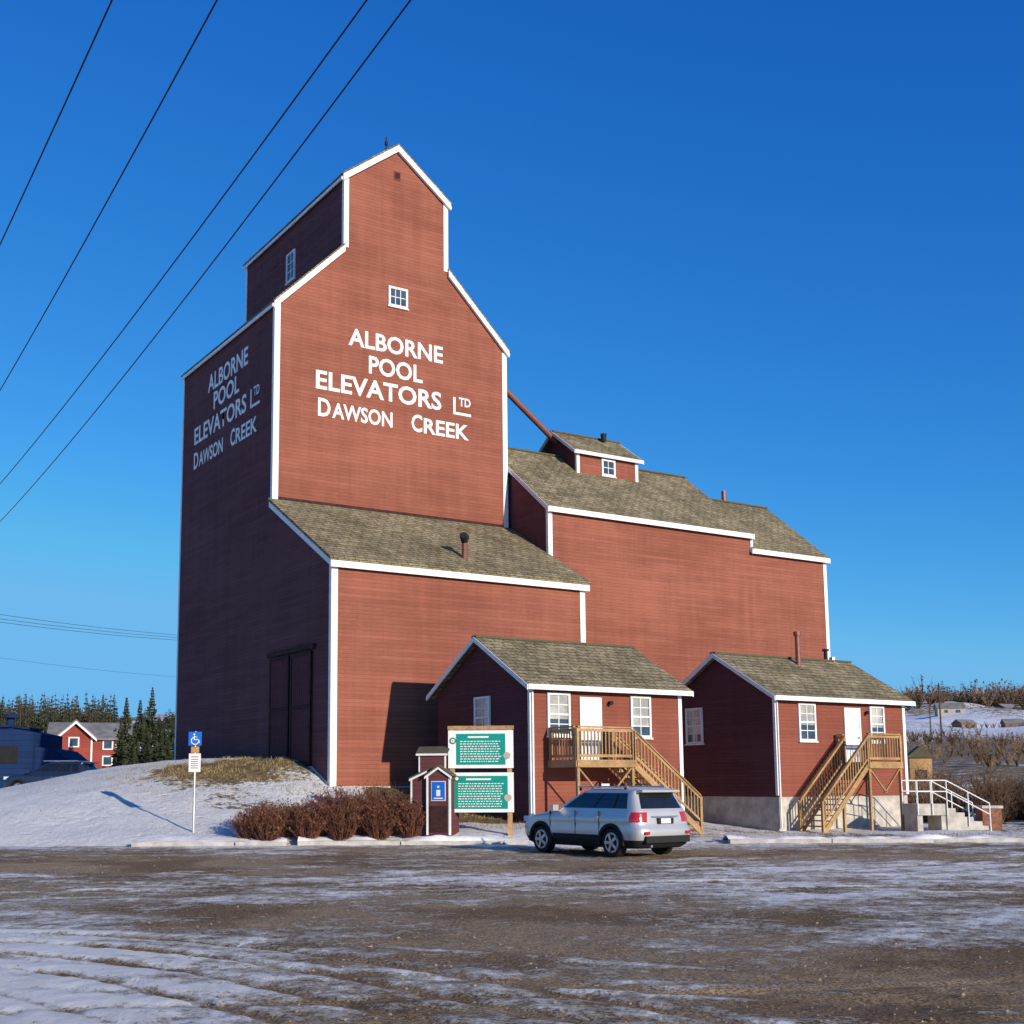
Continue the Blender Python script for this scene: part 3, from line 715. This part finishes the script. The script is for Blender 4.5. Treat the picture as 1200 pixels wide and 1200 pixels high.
b.box(-.11,-.05,-.012,.05,0,1.73,WH); b.box(.57,.63,-.012,.05,0,1.73,WH)
for a,c in (((-.16,1.71),(.26,2.0)),((.68,1.71),(.26,2.0))): b.pbox((a[0],-.062,a[1]),(c[0]-a[0],0,c[1]-a[1]),(0,.01,0),(0,0,-.07),WH)
b.box(-.63,-.58,.108,.15,0,1.63,WH); b.pbox((-.66,.05,1.64),(.55,0,.25),(0,.012,0),(0,0,-.06),WH)
b.box(-.43,-.39,.29,.33,1.85,2.40,WH); b.box(.37,.41,.29,.33,1.75,2.40,WH); b.box(-.5,.48,.232,.245,2.34,2.40,WH)
b.done('trim',S)
b=MB(); b.box(.04,.48,-.018,0,1.0,1.58,WH); b.box(.06,.46,-.024,-.018,1.02,1.56,M['blue']); b.box(.20,.32,-.028,-.024,1.14,1.32,WH); b.box(.23,.29,-.028,-.024,1.38,1.44,WH)
b.box(.12,.40,-.028,-.024,1.06,1.09,WH)
b.box(.0,.52,-.02,-.012,.08,.85,M['dark_frame'])
b.done('information_symbol',S)
# ------------------------------------------------------------ vegetation
def bush(b,x,y,z,r,h,n,leaf=0,tm=None,lm=None,wd=.011):
    tm=tm or M['twig']; lm=lm or M['leafb']
    for i in range(n):
        t=U(0,6.283); rr=r*math.sqrt(R()); p=Vector((x+.35*rr*math.cos(t),y+.35*rr*math.sin(t),z-.05))
        hh=h*U(.45,1.05)*(1-.30*(rr/r)**2); q=Vector((x+rr*math.cos(t)*1.05,y+rr*math.sin(t)*1.05,z+hh))
        mid=(p+q)/2+Vector((U(-.1,.1),U(-.1,.1),hh*.12))
        b.cyl(p,mid,wd,wd*.75,tm,3,False); b.cyl(mid,q,wd*.75,wd*.3,tm,3,False)
        for k in range(4):
            f=U(.25,1); c=mid.lerp(q,f) if R()<.75 else p.lerp(mid,f)
            e=c+Vector((U(-.2,.2),U(-.2,.2),U(.08,.28)))*(h/1.2); b.cyl(c,e,wd*.55,wd*.25,tm,3,False)
            for j in range(leaf):
                c2=c.lerp(e,R()); s_=U(.025,.055); v=[c2+Vector((U(-s_,s_),U(-s_,s_),U(-s_,s_))) for _ in range(3)]
                b.add(v,[(0,1,2)],lm)
bushes=[(-5.95,37.3,.5,.8),(-5.35,37.0,.55,.95),(-4.75,37.6,.6,1.0),(-4.2,37.0,.55,1.05),(-3.7,37.7,.65,1.3),(-3.15,37.1,.6,1.2),(-2.6,37.8,.65,1.35),(-2.05,37.2,.55,1.2),(-1.5,37.7,.6,1.35),(-1.15,37.2,.45,1.1),(-5.6,37.9,.5,1.0),(-3.3,38.2,.6,1.4),(-2.0,38.3,.6,1.4)]
for (u,w,r_,h_) in bushes:
    x,y=L(u,w); b=MB(); bush(b,x,y,gz(x,y),r_*1.2,h_,130,3); b.done('red_twig_shrub')
b=MB()
for i in range(20000):
    t=R()
    if t<.5: u=random.gauss(-8.0,2.4); w=random.gauss(46.2,1.8)
    elif t<.75: u=U(-7,3.5); w=U(38.5,44)
    else: u=U(3,26); w=U(37.5,43)
    if t>=.5 and fbm(u*.5,w*.5,2)<.0: continue
    if t<.5 and fbm(u*.9,w*.9,3)<-.1: continue
    x,y=L(u,w)
    if x>2.7 and y>5.7: continue
    z=gz(x,y)-.01; h=U(.03,.14); a=U(0,6.28); s_=.009
    b.add([(x-s_*math.cos(a),y-s_*math.sin(a),z),(x+s_*math.cos(a),y+s_*math.sin(a),z),(x+U(-.08,.08),y+U(-.08,.08),z+h)],[(0,1,2)],M['grass'])
b.done('dry_grass')
def spruce(b,x,y,z,h,r,lv=26,nb=11):
    b.cyl((x,y,z-.3),(x,y,z+h*.95),h*.016,h*.003,M['bark'],6,False)
    for i in range(lv):
        f=i/lv; zz=z+h*(.06+.92*f); rad=r*(1-f)**.85*U(.8,1.12)+.05
        for k in range(nb):
            t=U(0,6.283); rr=rad*U(.6,1.1); d=Vector((math.cos(t),math.sin(t),0)); p=Vector((-d.y,d.x,0))
            o=Vector((x,y,zz)); e=o+d*rr+Vector((0,0,-rr*U(.15,.45))); wd=rr*U(.14,.26)
            m1=o.lerp(e,.55)+p*wd+Vector((0,0,-.1)); m2=o.lerp(e,.5)-p*wd+Vector((0,0,-.12))
            b.add([o,m1,e,m2],[(0,1,2),(0,2,3)],M['needle'])
            b.add([o.lerp(e,.3),o.lerp(e,.95)+Vector((0,0,.06)),o.lerp(e,.6)+Vector((0,0,-h*.045*U(.6,1.4)))],[(0,1,2)],M['needle'])
for (px,top,w,r_) in ((142,843,118,1.1),(148,812,125,1.3),(164,815,120,1.3),(172,846,112,1.1),(187,840,108,1.1),(197,862,105,1.0),(108,862,170,1.6),(178,800,160,1.7),(155,858,108,1.0),(205,835,125,1.3),(136,850,140,1.2),(193,850,118,1.1)):
    u=(px-524.7)/1446.8*w; x,y=L(u,w); z=gz(x,y); zt=.08+(917-top)/1446.8*w
    b=MB(); spruce(b,x,y,z,zt-z,r_); b.done('spruce_tree')
b=MB()
for i in range(820):
    w=U(260,430); 
    u=(U(-.46,-.27) if R()<.75 else U(-.27,-.20))*w; x,y=L(u,w); z=gz(x,y); spruce(b,x,y,z,U(5,10)*(1.1 if u/w<-.27 else .5),U(1.6,2.6),9,7)
for i in range(190):
    w=U(330,480); u=U(.34,.64)*w
    if fbm(u*.02,w*.02,2)<-.05: continue
    x,y=L(u,w); z=gz(x,y); spruce(b,x,y,z,U(3,7.5),U(1.2,2.2),9,7)
b.done('distant_tree_line')
b=MB()
def bare(x,y,z,h,th=.16,mt=None):
    mt=mt or M['brush']
    for k in range(12):
        t=U(0,6.28); e=Vector((x+math.cos(t)*h*U(.1,.45),y+math.sin(t)*h*.4,z+h*U(.6,1))); b.cyl((x,y,z),e,th,th*.25,mt,3,False)
        for j in range(3):
            c=Vector((x,y,z)).lerp(e,U(.4,1)); s_=h*.08; b.add([c+Vector((U(-s_,s_),U(-s_,s_),U(-s_,s_))) for _ in range(3)],[(0,1,2)],mt)
for i in range(900):
    w=U(360,520); u=U(.28,.62)*w; x,y=L(u,w); bare(x,y,gz(x,y),U(3,7)*(1.5 if fbm(u*.02,3,2)>.05 else .8),.12,M['brushd'] if R()<.6 else None)
for i in range(800):
    w=U(72,230); u=U(.30,.60)*w
    if fbm(u*.05,w*.05,3)<-.02: continue
    x,y=L(u,w); bare(x,y,gz(x,y)-.1,U(.5,1.9),.035,M['brushd'] if R()<.5 else None)
b.done('distant_bare_trees')
k=0
for (u,w) in ((20,53),(21.5,54),(23.3,53),(24.8,55),(22.4,57),(26,56),(19.6,57),(27.5,54),(24,60),(28.5,58),(22,50.5),(24,50),(25.6,51.5),(20.8,51.5),(21.2,55.8),(23,58.5),(25.3,57.6),(26.8,59.5),(22.6,52),(24.9,53.3),(26.6,52.7),(28,51),(20.4,59),(29,55.5)):
    x,y=L(u,w); b=MB(); bush(b,x,y,gz(x,y),U(.8,1.4),U(1.0,2.3),100,2,M['brushd'] if k%4 else M['brush'],M['brushd'] if k%3 else M['leafb'],.02); b.done('bare_shrub'); k+=1
# ------------------------------------------------------------ left background
S=frame_at('blue_shed',-24.3,66,.0,-.1); b=MB(); BW=M['bluewall']
b.prism([(-7.5,0,-1.5),(2.2,0,-1.5),(2.2,0,2.9),(.8,0,3.2),(-7.5,0,3.2)],(0,5,0),BW); b.box(-7.7,1.0,-.2,5.2,3.21,3.33,BW)
b.prism([(2.21,.3,-1.5),(4.3,.3,-1.5),(4.3,.3,1.2),(3.3,.3,2.0),(2.21,.3,2.2)],(0,4,0),BW)
b.cyl((.6,1,3.3),(.6,1,3.75),.22,.22,BW,10); b.cyl((.6,1,3.75),(.6,1,3.95),.5,.3,BW,10)
b.box(-2,-.5,-.04,0,-.5,2.2,M['black']); b.box(.4,1.4,-.04,0,1.3,2.2,M['black']); b.box(2.6,3.5,.26,.3,.4,1.2,M['black']); b.done('walls_and_roof',S)
p=L(-19.7,62); car('parked_car',(p[0],p[1],gz(*p)),-YAW+math.radians(170),M['navy'])
S=frame_at('red_house',-39.8,138,.25); S.scale=(1.28,1.28,1.12); HR_=M['housered']; b=MB()
b.prism([(-3.3,0,-2),(-3.3,0,2.9),(-3.3,3,4.4),(-3.3,6,2.9),(-3.3,6,-2)],(6.4,0,0),HR_)
b.prism([(-2.6,-1.2,-2),(.2,-1.2,-2),(.2,-1.2,3.1),(-1.2,-1.2,4.5),(-2.6,-1.2,3.1)],(0,3.5,0),HR_); b.done('walls',S)
b=MB()
for s_ in (1,-1): b.pbox((-3.7,3,4.45),(7.2,0,0),(0,-3.4*s_,-1.70),(0,0,.2),M['greyroof'])
for s_ in (1,-1): b.pbox((-1.2,-1.6,4.55),(1.75*s_,0,-1.75),(0,3.8,0),(0,0,.18),M['greyroof'])
b.done('roof',S)
b=MB()
for s_ in (1,-1): b.pbox((-1.2,-1.64,4.55),(1.75*s_,0,-1.75),(0,.04,0),(0,0,-.25),WH)
for x in (-2.6,.05): b.box(x,x+.15,-1.24,-1.2,0,3.0,WH)
for (x,z) in ((-1.8,2.0),(-1.8,.3),(1.0,1.8),(2.1,1.8),(1.0,.2)):
    yy=-1.26 if x<0 else -.05; b.box(x,x+.9,yy,yy+.04,z,z+1.0,WH); b.box(x+.12,x+.78,yy-.01,yy,z+.12,z+.88,M['glass'])
b.done('trim_and_windows',S)
# ------------------------------------------------------------ right background
S=frame_at('wooden_booth',26.6,70,-.2); b=MB(); b.box(-.6,.6,0,1.2,-.6,2.3,M['post']); b.prism([(-.8,-.15,2.3),(.8,-.15,2.3),(0,-.15,2.95)],(0,1.5,0),M['edge']); b.box(-.3,.3,-.03,0,.9,1.6,M['black']); b.done('booth',S)
def farm(u,w,rot,sc,wall):
    S=frame_at('farm_house',u,w,rot); S.scale=(sc,sc,sc); b=MB(); b.prism([(-6,0,-3),(-6,0,3.2),(-6,4,5.6),(-6,8,3.2),(-6,8,-3)],(12,0,0),wall); b.pbox((-6.5,-.5,3.0),(13,0,0),(0,4.5,2.7),(0,0,.2),M['greyroof']); b.pbox((-6.5,8.5,3.0),(13,0,0),(0,-4.5,2.7),(0,0,.2),M['greyroof']); b.box(-3,-1.5,-.1,0,1,2.3,M['glass']); b.box(2,4,-.1,0,1,2.3,M['glass']); b.done('house',S)
farm(168,420,.1,.75,M['white']); farm(118,290,-.2,.5,M['cream']); farm(160,350,.3,.5,M['brush']); farm(-62,215,.3,.6,M['cream']); farm(101,240,.4,.32,M['brush']); farm(108,236,-.1,.3,M['brush'])
def pole(u,w,h):
    x,y=L(u,w); z=gz(x,y); b=MB(); b.cyl((x,y,z-.5),(x,y,z+h),.11,.07,M['bark'],8); p=Vector((cyw,-syw,0))
    c=Vector((x,y,z+h-.6)); b.pbox(c-p*.8-Vector((0,0,.06)),p*1.6,(syw*.1,cyw*.1,0),(0,0,.12),M['bark'])
    b.done('utility_pole'); return c
pole(56.5,142,7); pole(74,190,7.5)
S=frame_at('white_steps',17.7,45.6,math.radians(4),LOT); b=MB()
for i in range(5): b.box(.5+i*.33,.83+i*.33,0,1.2,0,.80-i*.16,M['concrete'])
b.box(-.6,.5,0,1.2,.55,.96,M['concrete']); b.box(-.6,-.4,0.05,1.15,-.1,.55,M['concrete']); b.box(.3,.5,0.05,1.15,-.1,.55,M['concrete'])
for y in (-.04,1.24):
    for x,z in ((-.6,.96),(-.05,.96),(.5,.96),(1.3,.55),(2.1,.12)): b.cyl((x,y,z-.4),(x,y,z+.85),.022,.022,WH,8)
    for dz in (.85,.45): b.cyl((-.6,y,.96+dz),(.5,y,.96+dz),.022,.022,WH,8); b.cyl((.5,y,.96+dz),(2.1,y,.12+dz),.022,.022,WH,8)
b.done('steps_and_rails',S)
S=frame_at('brick_planter',20.0,46.0,0,LOT); b=MB(); b.box(-.35,.35,0,.6,-.1,.78,M['brick']); b.box(-.4,.4,-.05,.65,.78,.88,M['concrete']); b.done('planter',S)
# ------------------------------------------------------------ overhead wires
def wire(b,p,q,sag,r,ext0,ext1,n=40):
    p,q=Vector(p),Vector(q); d=q-p; last=None
    for i in range(n+1):
        t=-ext0+(1+ext0+ext1)*i/n; c=p+d*t; c.z+= -sag*4*t*(1-t)
        if last is not None: b.cyl(last,c,r,r,M['wire'],5,False)
        last=c
b=MB(); h=9.0
for (u0,w0,u1,w1) in ((-.41,13.26,-15.5,41.9),(-.92,13.26,-13.5,36.4),(-2.66,13.26,-10.3,27.5),(-3.88,13.26,-7.57,19.86)):
    k=(41.9-13.26)/(w1-w0)
    wire(b,(*L(u0,w0),CZ+h),(*L(u1,w1),CZ+h),.28/k/k,.0115,.8*k,.9*k+ (k-1))
b.done('power_lines')
b=MB()
for (z0,z1,h0,h1_) in ((11.03,11.45,0,0),(10.75,11.25,0,0),(10.53,11.05,0,0),(8.2,8.2,0,0)):
    rr=.013 if z0>9 else .008
    wire(b,(*L(-29.3,80),CZ+z0),(*L(-21.2,95),CZ+z1),.1,rr,.5,.6,12)
b.done('distant_wires')
# ------------------------------------------------------------ light, sky, camera
LD=Vector((-.6,4.7,-1.32)).normalized()
sd_=bpy.data.lights.new('sun','SUN'); sd_.energy=5.0; sd_.angle=math.radians(.53); sd_.color=(1,.91,.77)
so=bpy.data.objects.new('sun',sd_); bpy.context.collection.objects.link(so); so.rotation_euler=LD.to_track_quat('-Z','Y').to_euler()
wd=bpy.data.worlds.new('World'); bpy.context.scene.world=wd; wd.use_nodes=True; nt=wd.node_tree
sk=N(nt,'ShaderNodeTexSky',sky_type='NISHITA'); sk.sun_disc=False; sk.sun_elevation=math.asin(-LD.z); sk.sun_rotation=math.atan2(-LD.x,-LD.y)
sk.air_density=1.0; sk.dust_density=.2; sk.ozone_density=2.5; sk.altitude=600
sep=N(nt,'ShaderNodeSeparateColor'); lk(nt,sk.outputs[0],sep.inputs[0]); cmb=N(nt,'ShaderNodeCombineColor')
for i,(gain,pw,mx) in enumerate(((.72,1.75,.16),(.86,1.08,.48),(1.05,.62,.85))):
    v=math_(nt,'MULTIPLY',sep.outputs[i],.125); v=math_(nt,'POWER',v,pw); v=math_(nt,'MULTIPLY',v,gain); v=math_(nt,'MINIMUM',v,mx); v=math_(nt,'MULTIPLY',v,10.0); lk(nt,v,cmb.inputs[i])
bg=nt.nodes['Background']; lk(nt,cmb.outputs[0],bg.inputs[0]); bg.inputs[1].default_value=.1
tilt,roll,f=.1327,-.0042,1446.7806
ct,st=math.cos(tilt),math.sin(tilt)
fw=Vector((syw*ct,cyw*ct,st)); r=Vector((cyw,-syw,0)); u=r.cross(fw)
c,s=math.cos(roll),math.sin(roll); r2=c*r+s*u; u2=c*u-s*r
cam=bpy.data.cameras.new('camera'); co=bpy.data.objects.new('camera',cam); bpy.context.collection.objects.link(co)
mt=Matrix((r2,u2,-fw)).transposed().to_4x4(); mt.translation=(CX,CY,CZ); co.matrix_world=mt
cam.sensor_width=36; cam.lens=f/1200*36; cam.shift_x=(600-524.747)/1200; cam.shift_y=(724.14-600)/1200
cam.clip_start=.1; cam.clip_end=9000
sc=bpy.context.scene; sc.camera=co; sc.view_settings.view_transform='Standard'; sc.view_settings.look='None'; sc.view_settings.exposure=0
